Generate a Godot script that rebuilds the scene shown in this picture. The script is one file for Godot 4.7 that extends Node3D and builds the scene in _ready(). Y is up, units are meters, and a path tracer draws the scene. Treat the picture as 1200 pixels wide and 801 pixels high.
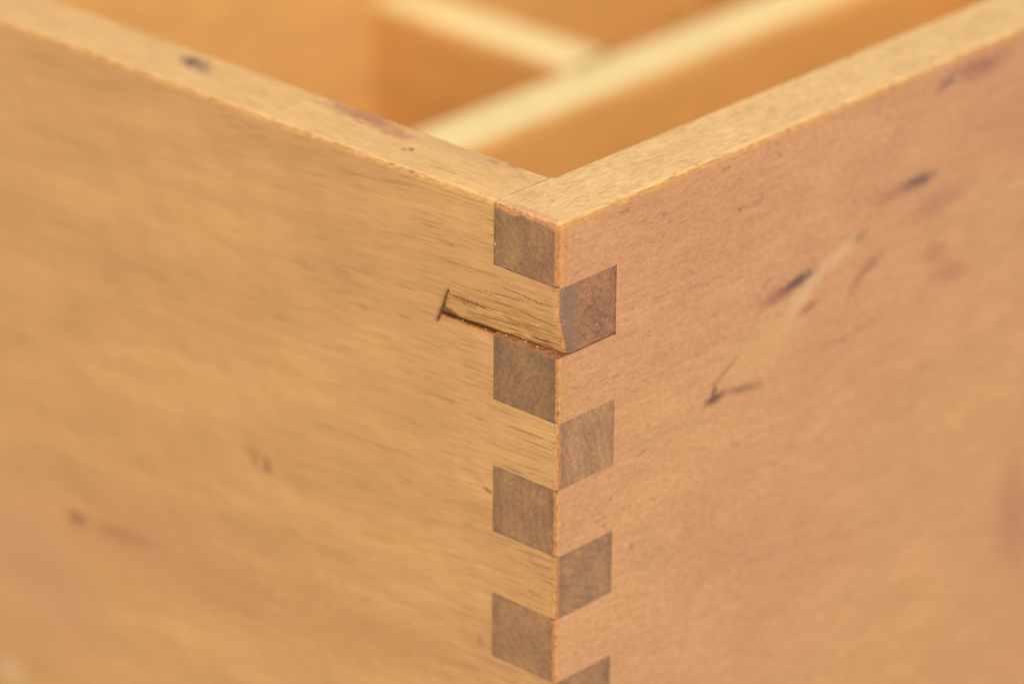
extends Node3D

# All shapes are laid out in millimetres from the near top corner of the box
# (x to the left is negative, z away along the right side is negative, y down is negative)
# and brought to metres with the box standing on the tabletop.
const MM := 0.001
const TALL := 150.0
const T_RIGHT := 12.14          # thickness of the right side board
const T_LEFT := 11.6            # thickness of the left side board
const LEN_X := 195.0
const LEN_Z := 260.0
const CUT := [0.0, 9.37, 19.67, 29.72, 39.94, 50.23, 60.04, 70.14, 80.1, 90.1, 100.1, 110.1, 120.0, 130.0, 140.0, 150.0]
const U_SPAN := 130.0
const V_SPAN := 120.0

# splits along the grain of the chipped finger: from u, v to u, v, and width
const CRACKS := [[20.6, 16.4, 13.6, 16.5, 0.5], [20.4, 16.9, 15.6, 17.1, 0.16], [15.4, 16.2, 7.4, 16.0, 0.12], [14.0, 13.8, 5.9, 13.2, 0.13], [10.9, 12.3, 4.0, 12.5, 0.16], [4.4, 12.6, 0.4, 12.2, 0.14], [2.8, 10.9, 0.3, 10.3, 0.16],
	[7.1, 14.9, 0.3, 15.4, 0.17], [9.0, 17.1, 2.7, 17.5, 0.12], [17.9, 18.2, 9.0, 17.6, 0.15], [12.0, 14.9, 9.0, 14.7, 0.1], [17.0, 14.2, 12.5, 14.1, 0.1], [6.0, 18.6, 0.5, 18.4, 0.16]]

var noise := FastNoiseLite.new()
var fine := FastNoiseLite.new()
var soft := FastNoiseLite.new()
var M := {}


func _ready() -> void:
	# ---------------------------------------------------------------- camera
	var cam := Camera3D.new()
	cam.name = "camera"
	var lens := CameraAttributesPhysical.new()
	lens.frustum_focal_length = 100.0
	lens.frustum_near = 0.02
	lens.frustum_far = 10.0
	lens.frustum_focus_distance = 0.606
	lens.exposure_aperture = 6.8
	cam.attributes = lens
	cam.projection = Camera3D.PROJECTION_FRUSTUM
	cam.near = 0.02
	cam.far = 10.0
	cam.size = 2.0 * cam.near * 400.5 / 5200.07
	cam.position = Vector3(365.91, 234.51 + TALL, 406.83) * MM
	cam.basis = Basis(Vector3.UP, 0.7442) * Basis(Vector3.RIGHT, -0.4312) * Basis(Vector3.BACK, 0.0069)
	add_child(cam)
	cam.current = true

	# ---------------------------------------------------------------- light: one large soft box high on the right, one overhead, a low one on the left, pale studio all round
	var world := WorldEnvironment.new()
	world.name = "studio_environment"
	var env := Environment.new()
	env.background_mode = Environment.BG_COLOR
	env.background_color = Color(0.80, 0.80, 0.80)
	env.background_energy_multiplier = 0.53
	env.tonemap_mode = Environment.TONE_MAPPER_LINEAR
	env.tonemap_exposure = 1.05
	env.sdfgi_enabled = true
	env.ssao_enabled = true
	env.ssil_enabled = true
	world.environment = env
	add_child(world)
	softbox("softbox_light", Vector3(1.15, 1.02, 0.50), Vector3(-0.10, 0.1, -0.12), Vector2(0.9, 0.9), 1.70)
	softbox("softbox_light", Vector3(-0.15, 1.2, -0.1), Vector3(-0.10, 0.1, -0.12), Vector2(0.8, 0.8), 0.47)
	softbox("softbox_light", Vector3(-0.05, 0.36, 1.30), Vector3(-0.08, 0.1, 0.0), Vector2(0.9, 0.4), 0.59)

	# ---------------------------------------------------------------- materials
	noise.seed = 11
	noise.noise_type = FastNoiseLite.TYPE_SIMPLEX_SMOOTH
	noise.fractal_type = FastNoiseLite.FRACTAL_NONE
	noise.frequency = 1.0
	fine.seed = 23
	fine.noise_type = FastNoiseLite.TYPE_VALUE
	fine.fractal_type = FastNoiseLite.FRACTAL_NONE
	fine.frequency = 1.0
	soft.seed = 37
	soft.noise_type = FastNoiseLite.TYPE_SIMPLEX_SMOOTH
	soft.fractal_type = FastNoiseLite.FRACTAL_FBM
	soft.fractal_octaves = 3
	soft.frequency = 1.0
	M.left_face = wood("varnished_left", bake(1300, 1200, left_face), 0.46, 0.022)
	M.right_face = wood("varnished_right", bake(1300, 1200, right_face), 0.46, 0.010)
	M.left_top = wood("rim_left", bake(1300, 120, left_top), 0.5, 0.014)
	M.right_top = wood("rim_right", bake(1300, 124, right_top), 0.5, 0.014)
	M.inside = wood("inside", bake(512, 512, inside_face), 0.5, 0.004)
	M.pale = wood("divider_edge", bake(256, 256, divider_edge), 0.5, 0.004)
	M.raw = wood("raw_wood", bake(256, 256, raw_face), 0.85, 0.012)

	# ---------------------------------------------------------------- the setting
	var top := MeshInstance3D.new()
	top.name = "tabletop"
	var tm := BoxMesh.new()
	tm.size = Vector3(1.6, 0.03, 1.6)
	top.mesh = tm
	top.position = Vector3(-0.1, -0.015, -0.13)
	var white := StandardMaterial3D.new()
	white.albedo_color = Color(0.80, 0.79, 0.77)
	white.roughness = 0.7
	top.material_override = white
	top.set_meta("kind", "structure")
	add_child(top)

	# ---------------------------------------------------------------- the box
	var box := Node3D.new()
	box.name = "wooden_box"
	box.set_meta("label", "varnished pale wooden box with dark finger joints at its corner and dividers inside")
	box.set_meta("category", "box")
	add_child(box)

	var nick_cuts := [[], [], []]
	for i in 131: nick_cuts[0].append(-i * 1.0)
	nick_cuts[1] = [-V_SPAN]
	var zs := []
	for i in 131: zs.append(-i * 1.0)
	# right side board and its fingers (even ones)
	var right_faces := {0: M.right_face, 1: M.inside, 2: M.right_top, 3: M.inside, 4: M.inside, 5: M.inside}
	var right := part("side_board", rbox(Vector3(-T_RIGHT, -TALL, -LEN_Z), Vector3(0, 0, -T_LEFT), Vector3(0.5, 0.3, 0), Vector3(1.15, 0.9, 0), [[], [-V_SPAN], zs], right_faces, [], worn, Vector3(1, 1, 0)), box)
	right.set_meta("label", "right side board, pinkish wood with dark streaks")
	# left side board and its fingers (odd ones)
	var left_faces := {0: M.inside, 1: M.inside, 2: M.left_top, 3: M.inside, 4: M.left_face, 5: M.inside}
	var xs: Array = nick_cuts[0].duplicate()
	for i in 96: xs.append(-12.2 - i * 0.125)
	var ys := [-V_SPAN]
	for i in 70: ys.append(-12.5 - i * 0.13)
	for d in [0.0, 0.03, 0.1, 0.2, 0.26, 0.29, 2.2, 2.6, 3.0, 3.6, 4.2, 8.0, 20.0]: ys.append(-19.72 - d)
	var left := part("side_board", rbox(Vector3(-LEN_X, -TALL, -T_LEFT), Vector3(-T_RIGHT, 0, 0), Vector3(0, 0.3, 0.5), Vector3(0, 0.9, 1.0), [xs, ys, []], left_faces, [], chipped, Vector3(0, 1, 1)), box)
	left.set_meta("label", "left side board, yellowish wood with a groove by the joint")
	for k in CUT.size() - 1:
		var hi: float = -CUT[k]
		var lo: float = -CUT[k + 1]
		var gap: float = [0.003, 0.002, 0.001, 0.001][k] if k < 4 else 0.001
		var r := 1.15 if k == 0 else 1.05 if k == 1 else 0.8 - 0.05 * (k % 3)
		var fy := []
		for i in 41: fy.append(lerpf(lo, hi, i / 40.0))
		if k % 2 == 0:
			var seam := 0.001
			var rtop := 0.9 if k == 0 else 0.4 if k == 2 else 0.0
			var fx := []
			for i in 41: fx.append(-T_RIGHT * i / 40.0)
			var f := part("finger", rbox(Vector3(-T_RIGHT + seam, lo + gap, -T_LEFT), Vector3(0, hi - (0.0 if k == 0 else gap), 0), Vector3(0, 0, 0), Vector3(r, rtop, 1.0 if k == 0 else r), [fx, fy, []], {0: M.right_face, 1: M.raw, 2: M.right_top if k == 0 else M.raw, 3: M.raw, 4: M.left_face}, [5], worn, Vector3(1, 1, 1)), right)
			if k == 2: f.set_meta("label", "finger with dark end grain and a bruised upper edge below the chipped finger")
		else:
			var fz := []
			for i in 30: fz.append(-T_LEFT * i / 29.0)
			var fx := []
			for i in 60: fx.append(-T_RIGHT * i / 59.0)
			var f := part("finger", rbox(Vector3(-T_RIGHT, lo + (0.1 if k == 1 else gap), -T_LEFT + (0.002 if k == 1 else 0.001)), Vector3(0, hi - gap, 0), Vector3(0, 0.0, 0.0), Vector3(r, 0.0, r), [fx, fy, fz], {0: M.right_face, 5: M.raw, 2: M.raw, 3: M.raw, 4: M.left_face}, [1], chipped if k == 1 else worn, Vector3(1, 1, 1)), left)
			if k == 1: f.set_meta("label", "chipped finger with rough reddish end grain and its face split away")
	# the two far boards, the bottom and the dividers
	var plain := {0: M.inside, 1: M.inside, 2: M.pale, 3: M.inside, 4: M.inside, 5: M.inside}
	var rr := Vector3(0.8, 0.8, 0.8)
	part("end_board", rbox(Vector3(-LEN_X, -TALL, -LEN_Z), Vector3(-183.0, 0, -T_LEFT - 0.03), rr, rr, [[], [], []], plain, [], worn, Vector3.ZERO), box)
	part("end_board", rbox(Vector3(-182.97, -TALL, -LEN_Z), Vector3(-T_RIGHT - 0.03, 0, -LEN_Z + 12.0), rr, rr, [[], [], []], plain, [], worn, Vector3.ZERO), box)
	part("bottom_board", rbox(Vector3(-182.9, -TALL + 4.0, -LEN_Z + 12.1), Vector3(-T_RIGHT - 0.1, -TALL + 10.0, -T_LEFT - 0.1), Vector3.ZERO, Vector3.ZERO, [[], [], []], plain, [], worn, Vector3.ZERO), box)
	part("divider", rbox(Vector3(-134.0, -TALL + 10.1, -LEN_Z + 12.1), Vector3(-121.2, -55.0, -T_LEFT - 0.05), Vector3(3.0, 0, 0), Vector3(4.0, 3.0, 0), [[], [], []], plain, [], worn, Vector3.ZERO), box)
	part("divider", rbox(Vector3(-182.9, -TALL + 10.1, -163.0), Vector3(-134.05, -55.3, -150.4), Vector3(0, 0, 2.5), Vector3(0, 2.5, 3.0), [[], [], []], plain, [], worn, Vector3.ZERO), box)

	specks()


# -------------------------------------------------------------------- helpers
func softbox(called: String, at: Vector3, aim: Vector3, size: Vector2, energy: float) -> void:
	var l := AreaLight3D.new()
	l.name = called
	l.area_size = size
	l.light_energy = energy
	l.light_color = Color(1.0, 0.975, 0.94)
	l.shadow_enabled = true
	l.area_range = 6.0
	add_child(l, true)
	l.look_at_from_position(at, aim, Vector3.FORWARD if absf((aim - at).normalized().y) > 0.9 else Vector3.UP)


func part(called: String, mesh: Mesh, parent: Node3D) -> MeshInstance3D:
	var o := MeshInstance3D.new()
	o.name = called
	o.mesh = mesh
	var n := 0
	while parent.has_node(NodePath(o.name)):
		n += 1
		o.name = "%s_%03d" % [called, n]
	parent.add_child(o, true)
	return o


func wood(called: String, images: Array, rough: float, relief: float) -> StandardMaterial3D:
	var m := StandardMaterial3D.new()
	m.resource_name = called
	m.albedo_texture = ImageTexture.create_from_image(images[0])
	m.roughness = rough
	m.metallic_specular = 0.4
	m.heightmap_enabled = true
	m.heightmap_texture = ImageTexture.create_from_image(images[1])
	m.heightmap_scale = relief
	return m


# A picture and its relief, computed from a function of place: paint(u, v in millimetres) gives colour, and height as alpha.
func bake(w: int, h: int, paint: Callable) -> Array:
	var rows := []
	rows.resize(h)
	var row := func(j: int) -> void:
		var b := PackedByteArray()
		b.resize(w * 4)
		for i in w:
			var c: Color = paint.call((i + 0.5) * 0.1, (j + 0.5) * 0.1)
			b[i * 4] = clampi(int(c.r), 0, 255)
			b[i * 4 + 1] = clampi(int(c.g), 0, 255)
			b[i * 4 + 2] = clampi(int(c.b), 0, 255)
			b[i * 4 + 3] = clampi(int(c.a * 255.0), 0, 255)
		rows[j] = b
	var task := WorkerThreadPool.add_group_task(row, h)
	WorkerThreadPool.wait_for_group_task_completion(task)
	var all := PackedByteArray()
	for b in rows: all.append_array(b)
	var both := Image.create_from_data(w, h, false, Image.FORMAT_RGBA8, all)
	var relief := PackedByteArray()
	relief.resize(w * h)
	for i in w * h: relief[i] = all[i * 4 + 3]
	both.convert(Image.FORMAT_RGB8)
	return [both, Image.create_from_data(w, h, false, Image.FORMAT_L8, relief)]


# A box whose sides are rounded by an ellipsoid of their own radius (0 keeps a side's edges sharp).
func rbox(lo: Vector3, hi: Vector3, rlo: Vector3, rhi: Vector3, cuts: Array, faces: Dictionary, skip: Array, bend: Callable, wear: Vector3) -> ArrayMesh:
	var mesh := ArrayMesh.new()
	var lines := []
	for a in 3:
		var s := [lo[a], hi[a]]
		for i in 6:
			var t := tan(deg_to_rad(45.0 * i / 6.0))
			if rhi[a] > 0.0: s.append(hi[a] - rhi[a] + rhi[a] * t)
			if rlo[a] > 0.0: s.append(lo[a] + rlo[a] - rlo[a] * t)
		for c in cuts[a]:
			if c > lo[a] + rlo[a] + 0.004 and c < hi[a] - rhi[a] - 0.004: s.append(c)
		s.sort()
		var u := PackedFloat32Array()
		for v in s:
			if u.is_empty() or v - u[-1] > 0.002: u.append(v)
		lines.append(u)
	var ilo := lo + rlo
	var ihi := hi - rhi
	var shape := func(p: Vector3) -> Vector3:
		var q := Vector3(clampf(p.x, ilo.x, ihi.x), clampf(p.y, ilo.y, ihi.y), clampf(p.z, ilo.z, ihi.z))
		var d := p - q
		var out := p
		var round_part := 0.0
		if d != Vector3.ZERO:
			var rad := Vector3.ONE
			for a in 3:
				rad[a] = rhi[a] if d[a] > 0.0 else rlo[a] if d[a] < 0.0 else 1.0
			var e := Vector3(d.x / rad.x, d.y / rad.y, d.z / rad.z)
			e = e.normalized()
			round_part = 1.0 - maxf(absf(e.x), maxf(absf(e.y), absf(e.z)))
			out = q + e * rad
			if wear != Vector3.ZERO and round_part > 0.0:
				out -= e * wear * round_part * (0.30 + 0.55 * noise.get_noise_3d(out.x * 0.9, out.y * 0.9, out.z * 0.9) + 0.35 * noise.get_noise_3d(out.x * 3.1, out.y * 3.1, out.z * 3.1))
		return bend.call(out, lo, hi) if bend.is_valid() else out
	for f in 6:
		if f in skip: continue
		var a := f / 2
		var b := (a + 1) % 3
		var c := (a + 2) % 3
		var up := f % 2 == 0
		var lb: PackedFloat32Array = lines[b]
		var lc: PackedFloat32Array = lines[c]
		var pos := PackedVector3Array()
		var nor := PackedVector3Array()
		var uvs := PackedVector2Array()
		var idx := PackedInt32Array()
		var eps := 0.02
		for j in lc.size():
			for i in lb.size():
				var p := Vector3.ZERO
				p[a] = hi[a] if up else lo[a]
				p[b] = lb[i]
				p[c] = lc[j]
				var at: Vector3 = shape.call(p)
				var p1 := p
				var p0 := p
				p1[b] = minf(p[b] + eps, hi[b])
				p0[b] = maxf(p[b] - eps, lo[b])
				var db: Vector3 = shape.call(p1) - shape.call(p0)
				p1 = p
				p0 = p
				p1[c] = minf(p[c] + eps, hi[c])
				p0[c] = maxf(p[c] - eps, lo[c])
				var dc: Vector3 = shape.call(p1) - shape.call(p0)
				var n := db.cross(dc).normalized()
				pos.append((at + Vector3(0, TALL, 0)) * MM)
				nor.append(n if up else -n)
				uvs.append(place(f, p, faces[f]))
		var w := lb.size()
		for j in lc.size() - 1:
			for i in w - 1:
				var k := j * w + i
				if up: idx.append_array([k, k + w + 1, k + 1, k, k + w, k + w + 1])
				else: idx.append_array([k, k + 1, k + w + 1, k, k + w + 1, k + w])
		var arrays := []
		arrays.resize(Mesh.ARRAY_MAX)
		arrays[Mesh.ARRAY_VERTEX] = pos
		arrays[Mesh.ARRAY_NORMAL] = nor
		arrays[Mesh.ARRAY_TEX_UV] = uvs
		arrays[Mesh.ARRAY_INDEX] = idx
		mesh.add_surface_from_arrays(Mesh.PRIMITIVE_TRIANGLES, arrays)
		mesh.surface_set_material(mesh.get_surface_count() - 1, faces[f])
	return mesh


func place(f: int, p: Vector3, m: Material) -> Vector2:
	if m == M.left_face: return Vector2(pingpong(-p.x / U_SPAN, 1.0), pingpong(-p.y / V_SPAN, 1.0))
	if m == M.right_face: return Vector2(pingpong(-p.z / U_SPAN, 1.0), pingpong(-p.y / V_SPAN, 1.0))
	if m == M.left_top: return Vector2(pingpong(-p.x / U_SPAN, 1.0), -p.z / 12.0)
	if m == M.right_top: return Vector2(pingpong(-p.z / U_SPAN, 1.0), -p.x / 12.4)
	var long := p.z if f < 2 else p.x
	var s := 51.2 if m == M.inside else 25.6
	if m == M.raw: return Vector2(p.x + p.z * 0.7, p.y + p.z * 0.7) / s
	return Vector2(long / s, (p.y + (p.z if f == 2 else 0.0)) / s)


# The worn faces are not quite flat.
func worn(p: Vector3, _lo: Vector3, _hi: Vector3) -> Vector3:
	return p


# depth of the split on the left face, by place
func split_depth(x: float, y: float) -> float:
	var slant := -20.8 + (y + 15.8) * 0.4
	var d := lerpf(1.75, 0.5, clampf(-x / 21.0, 0.0, 1.0))
	var yb := -19.72
	var yt := lerpf(-13.6, -16.2, clampf(-x / 21.0, 0.0, 1.0)) + 0.5 * noise.get_noise_2d(x * 0.25, 3.0)
	var gate := smoothstep(slant - 0.02, slant + 0.22, x)
	var out := 0.0
	if y > yb - 0.001:
		var s := clampf((yt - y) / (yt - yb), 0.0, 1.0)
		out = d * pow(s, 1.0 + 0.35 * clampf(-x / 6.0, 0.0, 1.0)) * gate
		out += gate * s * (0.07 * noise.get_noise_2d(x * 0.12, y * 2.6) + 0.04 * noise.get_noise_2d(x * 0.4 + 40.0, y * 6.0))
	elif y > yb - 0.27:
		out = (d + 0.6) * gate
	else:
		out = d * 0.62 * exp(-(yb - 0.27 - y) / 0.55) * gate
	# the short knife cut across the grain at the end of the split
	var off := absf(x - slant)
	var reach := smoothstep(-21.6, -20.9, y) * (1.0 - smoothstep(-16.2, -15.6, y))
	out += 0.4 * reach * maxf(0.0, 1.0 - off / 0.22) * (0.7 + 0.6 * noise.get_noise_2d(y * 1.1, 12.0))
	return maxf(out, 0.0)


func chipped(p: Vector3, lo: Vector3, _hi: Vector3) -> Vector3:
	if p.x < -25.0 or p.y < -23.5 or p.y > -12.0: return p
	var share := clampf((p.z + 6.0) / 6.0, 0.0, 1.0)
	if lo.x < -100.0 and p.z < -2.5: share = 0.0
	p.z -= split_depth(p.x, p.y) * share
	return p


# pale crumbs of wood in the groove and on the chipped finger
func specks() -> void:
	var st := SurfaceTool.new()
	st.begin(Mesh.PRIMITIVE_TRIANGLES)
	var rng := RandomNumberGenerator.new()
	rng.seed = 5
	var spots := [[-11.9, -6.3, 0.05, 0.28], [-10.2, -19.6, -0.45, 0.26], [-6.9, -19.65, -0.8, 0.34], [-18.4, -19.9, -0.4, 0.18], [-4.6, -19.6, -0.65, 0.26], [-1.4, -19.6, -1.0, 0.16], 
		[-4.4, -16.2, -0.38, 0.26], [-3.2, -14.7, -0.22, 0.16], [-14.0, -19.75, -0.35, 0.16]]
	for s in spots:
		crumb(st, rng, Vector3(s[0], s[1], s[2]), s[3])
	for s in [[-17.3, -7.9, 0.30], [-17.0, -7.5, 0.2], [-11.5, -4.2, 0.18], [-14.6, -5.0, 0.12], [-17.9, -8.3, 0.16]]:
		crumb(st, rng, Vector3(0.0, s[0], s[1]), s[2] * 0.8)
	var o := MeshInstance3D.new()
	o.name = "wood_crumbs"
	o.mesh = st.commit()
	var m := StandardMaterial3D.new()
	m.albedo_color = Color(0.78, 0.70, 0.60)
	m.roughness = 0.9
	o.material_override = m
	o.set_meta("kind", "stuff")
	o.set_meta("label", "tiny pale crumbs caught in the groove and on the chipped finger")
	o.set_meta("category", "crumbs")
	add_child(o)


func crumb(st: SurfaceTool, rng: RandomNumberGenerator, at: Vector3, r: float) -> void:
	var v := []
	for d in [Vector3.RIGHT, Vector3.LEFT, Vector3.UP, Vector3.DOWN, Vector3.BACK, Vector3.FORWARD]:
		v.append((at + Vector3(0, TALL, 0) + d * r * rng.randf_range(0.35, 1.0) + Vector3(rng.randf(), rng.randf(), rng.randf()) * r * 0.3) * MM)
	for t in [[0, 2, 4], [4, 2, 1], [1, 2, 5], [5, 2, 0], [4, 3, 0], [1, 3, 4], [5, 3, 1], [0, 3, 5]]:
		var n: Vector3 = -(v[t[1]] - v[t[0]]).cross(v[t[2]] - v[t[0]]).normalized()
		for k in [0, 2, 1] if n.dot(v[t[0]] - (at + Vector3(0, TALL, 0)) * MM) < 0.0 else [0, 1, 2]:
			st.set_normal(n if n.dot(v[t[0]] - (at + Vector3(0, TALL, 0)) * MM) > 0.0 else -n)
			st.add_vertex(v[t[k]])


# -------------------------------------------------------------------- what the wood looks like, by place (u along the board, v down or across it, in mm)
func stain(c: Color, u: float, v: float, a: Vector2, b: Vector2, wide: float, to: Color, much: float) -> Color:
	if u < minf(a.x, b.x) - wide * 2.5 or u > maxf(a.x, b.x) + wide * 2.5 or v < minf(a.y, b.y) - wide * 2.0 or v > maxf(a.y, b.y) + wide * 2.0: return c
	var ab := b - a
	var l := ab.length()
	var dir := ab / maxf(l, 0.001)
	var p := Vector2(u, v) - (a + b) * 0.5
	# a spindle that thins out to its ends, feathered along the grain
	var along := absf(p.dot(dir)) / (l * 0.5 + wide * 0.9)
	var ragged := 0.30 * noise.get_noise_2d(u * 0.8 / minf(wide, 2.0), v * 2.2 / minf(wide, 2.0)) + 0.22 * noise.get_noise_2d(u * 1.7 + 20.0, v * 5.0)
	var across := absf(p.dot(Vector2(-dir.y, dir.x))) / wide
	var d := 0.78 * sqrt(along * along + across * across) + ragged
	var k := 1.0 - smoothstep(0.15, 1.05, d)
	if k <= 0.0: return c
	var out := c.lerp(to, k * much)
	out.a = c.a
	return out


func crack(c: Color, u: float, v: float, q: Array) -> Color:
	var t: float = (q[0] - u) / (q[0] - q[2])
	if t < 0.0 or t > 1.0: return c
	var mid: float = lerpf(q[1], q[3], t) + 0.07 * noise.get_noise_2d(u * 0.45, q[1] * 9.0)
	var wide: float = q[4] * (0.2 + 1.3 * sqrt(t * (1.0 - t))) * (0.8 + 0.5 * noise.get_noise_2d(u * 1.6, q[0] * 5.0))
	var k := 1.0 - smoothstep(0.25, 1.0, absf(v - mid) / maxf(wide, 0.02))
	return c.lerp(Color(112, 68, 32, maxf(c.a - 0.5, 0.0)), 0.72 * k)


# which of the two boards the joint shows at depth v: 0 for the right one, 1 for the left
func row_of(v: float) -> int:
	for k in CUT.size() - 1:
		if v < CUT[k + 1]: return k
	return CUT.size() - 2


func edge_line(v: float, u: float) -> float:
	# distance to the nearest joint line
	var d := 99.0
	for c in CUT: d = minf(d, absf(v - c))
	return d if u < 12.5 else 99.0


func left_face(u: float, v: float) -> Color:
	var k := row_of(v)
	var rim := 0.85 + 0.35 * noise.get_noise_2d(u * 0.5, 7.0) + 0.2 * noise.get_noise_2d(u * 2.5, 9.0)
	var c: Color
	if u < T_RIGHT and k % 2 == 0:
		c = end_grain(u, v, k, Color(156, 114, 76), 0.0)
		var band := (1.15 if k == 0 else 0.75) + 0.12 * noise.get_noise_2d(v * 1.2, 31.0)
		if u < band:
			var t := smoothstep(band, band - 0.25, u)
			c = c.lerp(rim_color(u, v, Color(190, 128, 70)), t)
		if k == 0 and v < rim + 0.25:
			c = c.lerp(rim_color(v, u, Color(196, 134, 82)), smoothstep(rim + 0.25, rim - 0.15, v))
		var worn_line := 0.55 + 0.9 * noise.get_noise_2d(v * 0.45 + k * 7.0, 5.0)
		c = c.lerp(Color(74, 44, 24, c.a - 0.3), clampf((0.95 if k == 0 else 0.62) * worn_line, 0.0, 0.9) * smoothstep(T_RIGHT - 0.24, T_RIGHT - 0.06, u))
		var head: float = v - CUT[k] + 0.05 * noise.get_noise_2d(u * 1.5, k * 5.0 + 2.0)
		if k > 2: c = c.lerp(Color(92, 56, 30, c.a), clampf(0.35 + 0.7 * noise.get_noise_2d(u * 0.4, k * 6.0), 0.0, 0.7) * (1.0 - smoothstep(0.06, 0.24, head)))
		var foot: float = CUT[k + 1] - v + 0.05 * noise.get_noise_2d(u * 1.5, k * 3.0)
		c = c.lerp(Color(92, 56, 30, c.a), clampf(0.45 + 0.7 * noise.get_noise_2d(u * 0.4, k * 9.0), 0.1, 0.85) * (1.0 - smoothstep(0.06, 0.26, foot)))
		if k == 2 and v < CUT[2] + 0.9:
			c = c.lerp(Color(172, 112, 72, c.a), 0.7 * smoothstep(CUT[2] + 0.55 + 0.3 * noise.get_noise_2d(u * 1.3, 2.0), CUT[2] + 0.1, v))
		return c
	# long grain, running a little down towards the joint
	var y := v - u * 0.055 + 0.6 * soft.get_noise_2d(u * 0.018, v * 0.02)
	var blotch := soft.get_noise_2d(u * 0.022, y * 0.075)
	var figure := noise.get_noise_2d(u * 0.035 + 50.0, y * 0.42)
	var lines := noise.get_noise_2d(u * 0.10, y * 1.5 + 90.0)
	var ripple := noise.get_noise_2d(u * 0.13 + y * 0.10, y * 0.06)
	var fibre := fine.get_noise_2d(u * 0.35, y * 4.6 + 300.0) + 0.8 * noise.get_noise_2d(u * 0.02 + 8.0, y * 2.2 + 60.0)
	c = Color(208, 155, 95)
	var near := 0.22 + 0.78 * exp(-u / 30.0)
	var l := 1.0 + 0.06 * blotch + 0.020 * figure + 0.018 * lines * near + 0.014 * ripple + 0.042 * fibre * near
	# pores: short dark dashes
	var pores := 0.0
	var a := fine.get_noise_2d(u * 0.24 + 13.0, y * 5.6)
	var b := fine.get_noise_2d(u * 0.40 + 57.0, y * 6.6 + 31.0)
	var where := 0.5 + 0.5 * noise.get_noise_2d(u * 0.06 + 7.0, y * 0.35 + 3.0)
	pores = smoothstep(0.38, 0.7, a) * (0.35 + 0.8 * where) + 0.8 * smoothstep(0.45, 0.75, b) * where
	pores *= near
	l -= 0.15 * pores
	c = Color(c.r * pow(l, 0.9), c.g * pow(l, 1.15), c.b * pow(l, 1.6) * (1.0 - 0.04 * blotch), 0.6 - 0.42 * pores + 0.03 * fibre)
	# reddish heartwood low on the board
	c = stain(c, u, v, Vector2(101, 79), Vector2(55, 76), 9.0, Color(196, 136, 92), 0.55)
	c = stain(c, u, v, Vector2(60, 76.5), Vector2(18, 74), 6.0, Color(196, 136, 84), 0.40)
	c = stain(c, u, v, Vector2(122, 84), Vector2(104, 98), 14.0, Color(200, 146, 104), 0.6)
	c = stain(c, u, v, Vector2(101.5, 79.4), Vector2(99.5, 79.1), 1.5, Color(146, 96, 68), 0.7)
	c = stain(c, u, v, Vector2(97, 79), Vector2(83, 77.6), 1.6, Color(172, 112, 78), 0.5)
	c = stain(c, u, v, Vector2(60.4, 54.6), Vector2(60.0, 55.4), 1.5, Color(170, 114, 62), 0.55)
	c = stain(c, u, v, Vector2(57.8, 55.1), Vector2(57.5, 55.8), 1.1, Color(150, 98, 54), 0.65)
	c = stain(c, u, v, Vector2(59.0, 55.2), Vector2(58.9, 55.3), 0.8, Color(214, 166, 104), 0.7)
	c = stain(c, u, v, Vector2(13.9, 44.0), Vector2(12.4, 44.35), 0.28, Color(110, 72, 44), 0.8)
	c = stain(c, u, v, Vector2(14.4, 68.3), Vector2(14.5, 69.2), 0.8, Color(176, 112, 70), 0.6)
	c = stain(c, u, v, Vector2(35, 100), Vector2(5, 101), 9.0, Color(190, 134, 88), 0.35)
	c = stain(c, u, v, Vector2(118.5, 112.5), Vector2(117.0, 113.0), 3.0, Color(214, 184, 140), 0.6)
	# bruised, darker fibre in the split
	if u < 23.5 and v > 11.0 and v < 22.0:
		var slant := 20.8 - (15.8 - v) * 0.4
		var off := u - slant
		var reach := smoothstep(15.2, 16.2, v) * (1.0 - smoothstep(20.9, 21.7, v))
		var dirt := reach * (1.0 - smoothstep(0.08, 0.3, absf(off)))
		dirt = maxf(dirt, 0.35 * reach * (1.0 - smoothstep(0.1, 0.9, absf(off))))
		if off < 0.1:
			var inside := smoothstep(13.2, 15.6, v) * (1.0 - smoothstep(19.75, 19.9, v))
			var torn := smoothstep(0.15, 0.6, noise.get_noise_2d(u * 0.14 + 5.0, (v - u * 0.02) * 2.1)) + 0.6 * smoothstep(0.3, 0.7, fine.get_noise_2d(u * 0.35, (v - u * 0.02) * 5.0))
			c = c.lerp(Color(128, 78, 36, c.a - 0.4), clampf(inside * 0.3 * torn, 0.0, 0.8))
			c = c.lerp(Color(206, 152, 84, c.a), 0.45 * inside)
			for q in CRACKS:
				c = crack(c, u, v, q)
			c = stain(c, u, v, Vector2(21.9, 19.1), Vector2(20.0, 19.5), 0.7, Color(98, 60, 30), 0.75)
			var slit := 1.0 - smoothstep(0.12, 0.5, absf(v - 19.80 + 0.1 * noise.get_noise_2d(u * 0.8, 4.0)))
			dirt = maxf(dirt, 0.75 * slit)
			if v > 19.85: c = c.lerp(Color(196, 124, 62, c.a), 0.55 * (1.0 - smoothstep(19.9, 21.3, v)))
		c = c.lerp(Color(74, 40, 18, c.a), 0.7 * dirt)
	if v < rim + 0.3:
		c = c.lerp(rim_color(v, u, Color(209, 153, 90)), (0.6 + 0.35 * noise.get_noise_2d(u * 0.35, 65.0)) * smoothstep(rim + 0.4, rim - 0.4, v))
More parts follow.
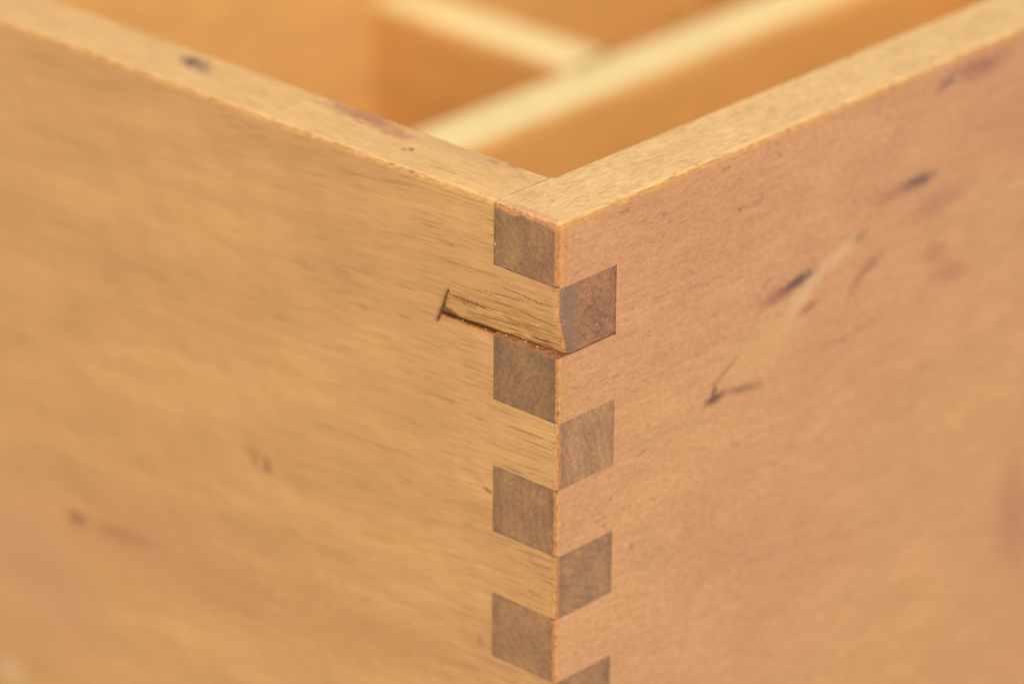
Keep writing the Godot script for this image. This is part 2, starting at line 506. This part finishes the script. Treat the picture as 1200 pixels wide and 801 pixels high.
	if u < T_RIGHT:
		var band := 0.8 + 0.2 * noise.get_noise_2d(v * 1.6, 77.0)
		c = c.lerp(rim_color(u, v, Color(198, 138, 78)), 0.8 * smoothstep(band + 0.2, band - 0.2, u))
	elif u < T_RIGHT + 0.25 and k % 2 == 0:
		c = c.lerp(Color(120, 76, 40, c.a), (0.4 if k == 0 else 0.15) * (1.0 - smoothstep(T_RIGHT, T_RIGHT + 0.25, u)))
	return c


func rim_color(across: float, along: float, base: Color) -> Color:
	var s := 1.0 + 0.10 * noise.get_noise_2d(across * 3.0, along * 0.5) + 0.08 * fine.get_noise_2d(across * 6.0, along * 3.0)
	return Color(base.r * s, base.g * s, base.b * s * s, 0.55 + 0.15 * fine.get_noise_2d(across * 5.0, along * 2.0))


func end_grain(u: float, v: float, k: int, base: Color, rough: float) -> Color:
	var o := k * 17.3
	var cloud := soft.get_noise_2d(u * 0.16 + o, v * 0.16 + o)
	var ring := noise.get_noise_2d((u * 0.5 + v * 0.3) * 0.35 + o, (v - u * 0.4) * 0.10)
	var mid: Vector2 = Vector2(u + 14.0 + 9.0 * sin(o), v - CUT[k % 14] + 22.0 * cos(o * 1.7))
	ring = 0.6 * ring + 0.8 * sin(mid.length() * 4.6 + 1.5 * noise.get_noise_2d(u * 0.2 + o, v * 0.2))
	var speck := fine.get_noise_2d(u * 4.6 + o, v * 4.6)
	var grit := fine.get_noise_2d(u * 3.1 + o, v * 3.1 + 9.0)
	var l := 1.0 + 0.10 * cloud + 0.04 * ring + (0.05 + 0.03 * rough) * speck + (0.07 + 0.03 * rough) * grit
	var pore := smoothstep(0.5, 0.75, fine.get_noise_2d(u * 4.2 + o + 9.0, v * 4.2))
	l = (l - 0.08 * pore) * (1.0 + 0.05 * sin(k * 2.3))
	l -= 0.07 * (1.0 - smoothstep(0.6, 2.6, u)) + 0.07 * smoothstep(9.9, 11.4, u + 0.5 * cloud)
	# paler and darker towards the edges of the square, as the stain soaked in
	var gold := smoothstep(0.3, 0.7, fine.get_noise_2d(u * 3.4 + o + 60.0, v * 3.4)) * smoothstep(-0.3, 0.5, cloud)
	base = base.lerp(Color(186, 142, 90), 0.25 * gold)
	var c := Color(base.r * l, base.g * l * (1.0 - 0.02 * ring), base.b * l * (1.0 - 0.05 * cloud), 0.5 + (0.10 + 0.2 * rough) * speck + 0.1 * grit)
	return c


func right_face(u: float, v: float) -> Color:
	var k := row_of(v)
	var rim := 0.95 + 0.40 * noise.get_noise_2d(u * 0.4, 17.0) + 0.25 * noise.get_noise_2d(u * 2.2, 19.0)
	var c: Color
	if u < T_LEFT and k % 2 == 1:
		c = end_grain(u, v, k + 3, Color(160, 112, 80) if k == 1 else Color(170, 126, 90), 1.0 if k == 1 else 0.0)
		if k == 1:
			var fleck := smoothstep(0.55, 0.8, fine.get_noise_2d(u * 4.5 + 3.0, v * 4.5))
			c = c.lerp(Color(204, 150, 96, c.a), 0.35 * fleck)
			c = c.lerp(Color(146, 116, 98, c.a), 0.5 * (1.0 - smoothstep(1.0, 3.6, u - 1.2 + (v - 14.5) * 0.12)))
		if k > 1 and u < 0.9:
			c = c.lerp(rim_color(u, v, Color(188, 128, 76)), 0.7 * smoothstep(0.85, 0.4, u))
		if u > T_LEFT - 0.22:
			c = c.lerp(Color(84, 48, 28, c.a - 0.2), clampf((0.9 if k == 1 else 0.3) * (0.6 + 0.9 * noise.get_noise_2d(v * 0.6, k * 5.0)), 0.0, 0.85) * smoothstep(T_LEFT - 0.22, T_LEFT - 0.08, u + (0.1 * noise.get_noise_2d(v * 2.0, 3.0) if k == 1 else 0.0)))
		return c
	var y := v - u * 0.03 + 1.2 * soft.get_noise_2d(u * 0.012 + 9.0, v * 0.02)
	var blotch := soft.get_noise_2d(u * 0.03 + 200.0, y * 0.06)
	var figure := soft.get_noise_2d(u * 0.05 + 300.0, y * 0.22)
	var lines := noise.get_noise_2d(u * 0.09 + 400.0, y * 0.9)
	var mottle := noise.get_noise_2d(u * 0.55, y * 1.3)
	var fibre := fine.get_noise_2d(u * 1.5 + 70.0, y * 4.2)
	var grain := fine.get_noise_2d(u * 3.6, y * 3.9 + 11.0)
	var l := 1.0 + 0.035 * blotch + 0.022 * figure + 0.022 * lines + 0.016 * mottle + 0.04 * fibre + 0.035 * grain
	var pores := smoothstep(0.6, 0.9, fine.get_noise_2d(u * 0.8 + 5.0, y * 4.0 + 77.0)) * (0.5 + 0.5 * noise.get_noise_2d(u * 0.1, y * 0.3 + 8.0))
	l -= 0.16 * pores
	# pinker above, yellower low down
	var warm := clampf(0.42 + 0.5 * noise.get_noise_2d(u * 0.016 + 30.0, v * 0.024 + 8.0) + (v - 50.0) * 0.006, 0.0, 1.0)
	c = Color(211, 152, 107).lerp(Color(213, 160, 107), warm)
	c = Color(c.r * pow(l, 0.95), c.g * pow(l, 1.1), c.b * pow(l, 1.25), 0.6 - 0.3 * pores + 0.06 * fibre + 0.05 * grain)
	var ink := Color(96, 74, 66)
	# pale scrape across the grain
	c = stain(c, u, v, Vector2(64.8, 22.3), Vector2(56.1, 24.9), 1.6, Color(226, 184, 136), 0.7)
	c = stain(c, u, v, Vector2(56.1, 24.9), Vector2(49.6, 29.6), 2.1, Color(226, 186, 138), 0.75)
	c = stain(c, u, v, Vector2(49.6, 30.0), Vector2(41.1, 33.2), 4.0, Color(218, 170, 116), 0.55)
	# dark strokes
	c = stain(c, u, v, Vector2(54.4, 24.2), Vector2(47.5, 25.2), 0.95, ink, 0.9)
	c = stain(c, u, v, Vector2(49.5, 25.2), Vector2(44.0, 25.8), 1.3, Color(160, 100, 78), 0.6)
	c = stain(c, u, v, Vector2(82.2, 17.4), Vector2(75.8, 17.2), 1.1, ink, 0.72)
	c = stain(c, u, v, Vector2(75.5, 17.2), Vector2(71, 17.6), 1.2, Color(170, 112, 90), 0.5)
	c = stain(c, u, v, Vector2(31.6, 37.3), Vector2(35.0, 37.0), 0.75, ink, 0.9)
	c = stain(c, u, v, Vector2(36.0, 37.0), Vector2(43.5, 38.5), 0.7, Color(140, 92, 72), 0.6)
	c = stain(c, u, v, Vector2(33.4, 35.4), Vector2(32.8, 36.6), 0.5, Color(110, 70, 52), 0.8)
	c = stain(c, u, v, Vector2(33.2, 35.0), Vector2(37.9, 32.3), 0.4, Color(128, 84, 62), 0.5)
	c = stain(c, u, v, Vector2(66.0, 28.2), Vector2(70.2, 26.8), 1.2, Color(150, 100, 80), 0.55)
	c = stain(c, u, v, Vector2(64.0, 30.0), Vector2(66.0, 28.4), 1.0, Color(170, 108, 84), 0.5)
	c = stain(c, u, v, Vector2(66.5, 21.9), Vector2(64.8, 22.3), 0.8, Color(140, 102, 76), 0.5)
	c = stain(c, u, v, Vector2(82.0, 30.2), Vector2(85.5, 30.6), 1.9, Color(174, 112, 86), 0.5)
	c = stain(c, u, v, Vector2(84.5, 34.2), Vector2(91.0, 35.4), 2.0, Color(178, 116, 88), 0.5)
	c = stain(c, u, v, Vector2(78.5, 22.8), Vector2(90.0, 21.5), 2.0, Color(180, 120, 96), 0.5)
	c = stain(c, u, v, Vector2(86.5, 2.8), Vector2(97.5, 3.2), 1.8, Color(150, 96, 84), 0.6)
	c = stain(c, u, v, Vector2(86.0, 3.0), Vector2(83.0, 4.0), 1.0, Color(120, 82, 78), 0.5)
	c = stain(c, u, v, Vector2(100.0, 14.0), Vector2(112.0, 22.0), 5.0, Color(190, 130, 100), 0.3)
	c = stain(c, u, v, Vector2(52.5, 29.9), Vector2(55.5, 29.4), 0.9, Color(178, 104, 72), 0.7)
	c = stain(c, u, v, Vector2(110.0, 90.0), Vector2(107.0, 76.0), 5.0, Color(170, 120, 88), 0.45)
	c = stain(c, u, v, Vector2(37.6, 9.2), Vector2(37.7, 9.3), 0.35, Color(120, 76, 56), 0.7)
	c = stain(c, u, v, Vector2(15.8, 54.2), Vector2(16.0, 54.5), 0.5, Color(176, 106, 78), 0.7)
	if v < rim + 0.25:
		c = c.lerp(rim_color(v, u, Color(210, 150, 82)), (0.6 + 0.35 * noise.get_noise_2d(u * 0.35, 55.0)) * smoothstep(rim + 0.35, rim - 0.45, v))
	if u < T_LEFT and k % 2 == 0:
		var band := (1.35 if k == 0 else 0.75) + 0.12 * noise.get_noise_2d(v * 1.4, 97.0)
		c = c.lerp(rim_color(u, v, Color(204, 144, 84)), 0.8 * smoothstep(band + 0.2, band - 0.25, u))
	return c


func left_top(u: float, v: float) -> Color:
	var y := v + u * 0.05
	var l := 1.0 + 0.04 * soft.get_noise_2d(u * 0.05 + 20.0, y * 0.2) + 0.03 * noise.get_noise_2d(u * 0.15, y * 1.3) + 0.03 * fine.get_noise_2d(u * 0.5, y * 3.8) + 0.02 * fine.get_noise_2d(u * 3.6, y * 3.8)
	var dash := smoothstep(0.5, 0.85, fine.get_noise_2d(u * 0.7, y * 4.0 + 41.0)) * (0.4 + 0.6 * noise.get_noise_2d(u * 0.12, y * 0.3))
	l -= 0.13 * dash
	var c := Color(227 * pow(l, 0.9), 181 * pow(l, 1.15), 117 * pow(l, 1.5), 0.6 - 0.3 * dash + 0.08 * fine.get_noise_2d(u * 4.0, y * 6.0))
	var red := Color(176, 118, 84)
	c = stain(c, u, v, Vector2(81.0, 8.2), Vector2(78.5, 7.4), 1.6, Color(122, 88, 76), 0.85)
	c = stain(c, u, v, Vector2(78.5, 8.0), Vector2(75.8, 6.6), 1.6, Color(160, 118, 92), 0.6)
	c = stain(c, u, v, Vector2(53.0, 10.4), Vector2(40.0, 9.4), 2.0, red, 0.8)
	c = stain(c, u, v, Vector2(41.0, 8.0), Vector2(36.0, 8.6), 1.4, Color(186, 128, 92), 0.65)
	c = stain(c, u, v, Vector2(33.5, 5.8), Vector2(33.0, 5.4), 0.5, Color(150, 98, 80), 0.8)
	c = stain(c, u, v, Vector2(34.2, 5.0), Vector2(33.7, 4.8), 0.4, Color(160, 108, 84), 0.6)
	c = stain(c, u, v, Vector2(22.6, 10.4), Vector2(20.9, 10.0), 0.6, Color(160, 116, 94), 0.7)
	c = stain(c, u, v, Vector2(19.6, 11.2), Vector2(18.4, 10.9), 0.6, Color(150, 108, 96), 0.8)
	c = stain(c, u, v, Vector2(36, 9.8), Vector2(14, 10.2), 2.2, Color(206, 158, 112), 0.5)
	c = stain(c, u, v, Vector2(17.0, 9.6), Vector2(13.0, 8.0), 0.4, Color(190, 140, 100), 0.5)
	if v < 0.7:
		c = c.lerp(rim_color(v, u, Color(212, 156, 84)), 0.7 * smoothstep(0.6, 0.1, v))
	if u < T_RIGHT + 0.16: c = c.lerp(Color(134, 88, 52, c.a), clampf(0.2 + 0.05 * v + 0.5 * noise.get_noise_2d(v * 0.3, 8.0), 0.0, 0.8))
	return c


func right_top(u: float, v: float) -> Color:
	var y := v + u * 0.02
	var l := 1.0 + 0.035 * soft.get_noise_2d(u * 0.06 + 120.0, y * 0.2) + 0.025 * noise.get_noise_2d(u * 0.3, y * 1.1 + 60.0) + 0.045 * fine.get_noise_2d(u * 0.9, y * 3.6) + 0.025 * fine.get_noise_2d(u * 3.6, y * 3.6 + 4.0)
	var dash := smoothstep(0.35, 0.8, fine.get_noise_2d(u * 0.9, y * 3.6 + 141.0)) * (0.55 + 0.45 * noise.get_noise_2d(u * 0.15, y * 0.4 + 5.0))
	l -= 0.13 * dash
	var c := Color(230 * pow(l, 0.9), 187 * pow(l, 1.2), 126 * pow(l, 1.6), 0.6 - 0.3 * dash + 0.1 * fine.get_noise_2d(u * 4.0, y * 5.0))
	c = stain(c, u, v, Vector2(0.8, 6.2), Vector2(0.6, 1.0), 0.8, Color(206, 142, 96), 0.5)
	c = stain(c, u, v, Vector2(0.3, 12.0), Vector2(0.5, 5.0), 1.0, Color(200, 138, 92), 0.6)
	c = stain(c, u, v, Vector2(4.0, 10.0), Vector2(6.0, 11.0), 1.4, Color(206, 158, 110), 0.5)
	if v < 0.8:
		c = c.lerp(rim_color(v, u, Color(216, 160, 84)), 0.7 * smoothstep(0.6, 0.15, v))
	return c


func inside_face(u: float, v: float) -> Color:
	var l := 1.0 + 0.05 * soft.get_noise_2d(u * 0.03, v * 0.12) + 0.03 * noise.get_noise_2d(u * 0.1, v * 1.2)
	return Color(240 * l, 191 * l, 118 * l, 0.5)


func divider_edge(u: float, v: float) -> Color:
	var l := 1.0 + 0.04 * soft.get_noise_2d(u * 0.05, v * 0.2)
	return Color(247 * l, 228 * l, 168 * l, 0.5)


func raw_face(u: float, v: float) -> Color:
	var l := 1.0 + 0.08 * fine.get_noise_2d(u * 2.2, v * 2.2) + 0.12 * noise.get_noise_2d(u * 0.6, v * 0.6)
	return Color(162 * l, 106 * l, 64 * l * l, 0.5 + 0.3 * fine.get_noise_2d(u * 3.0, v * 3.0))
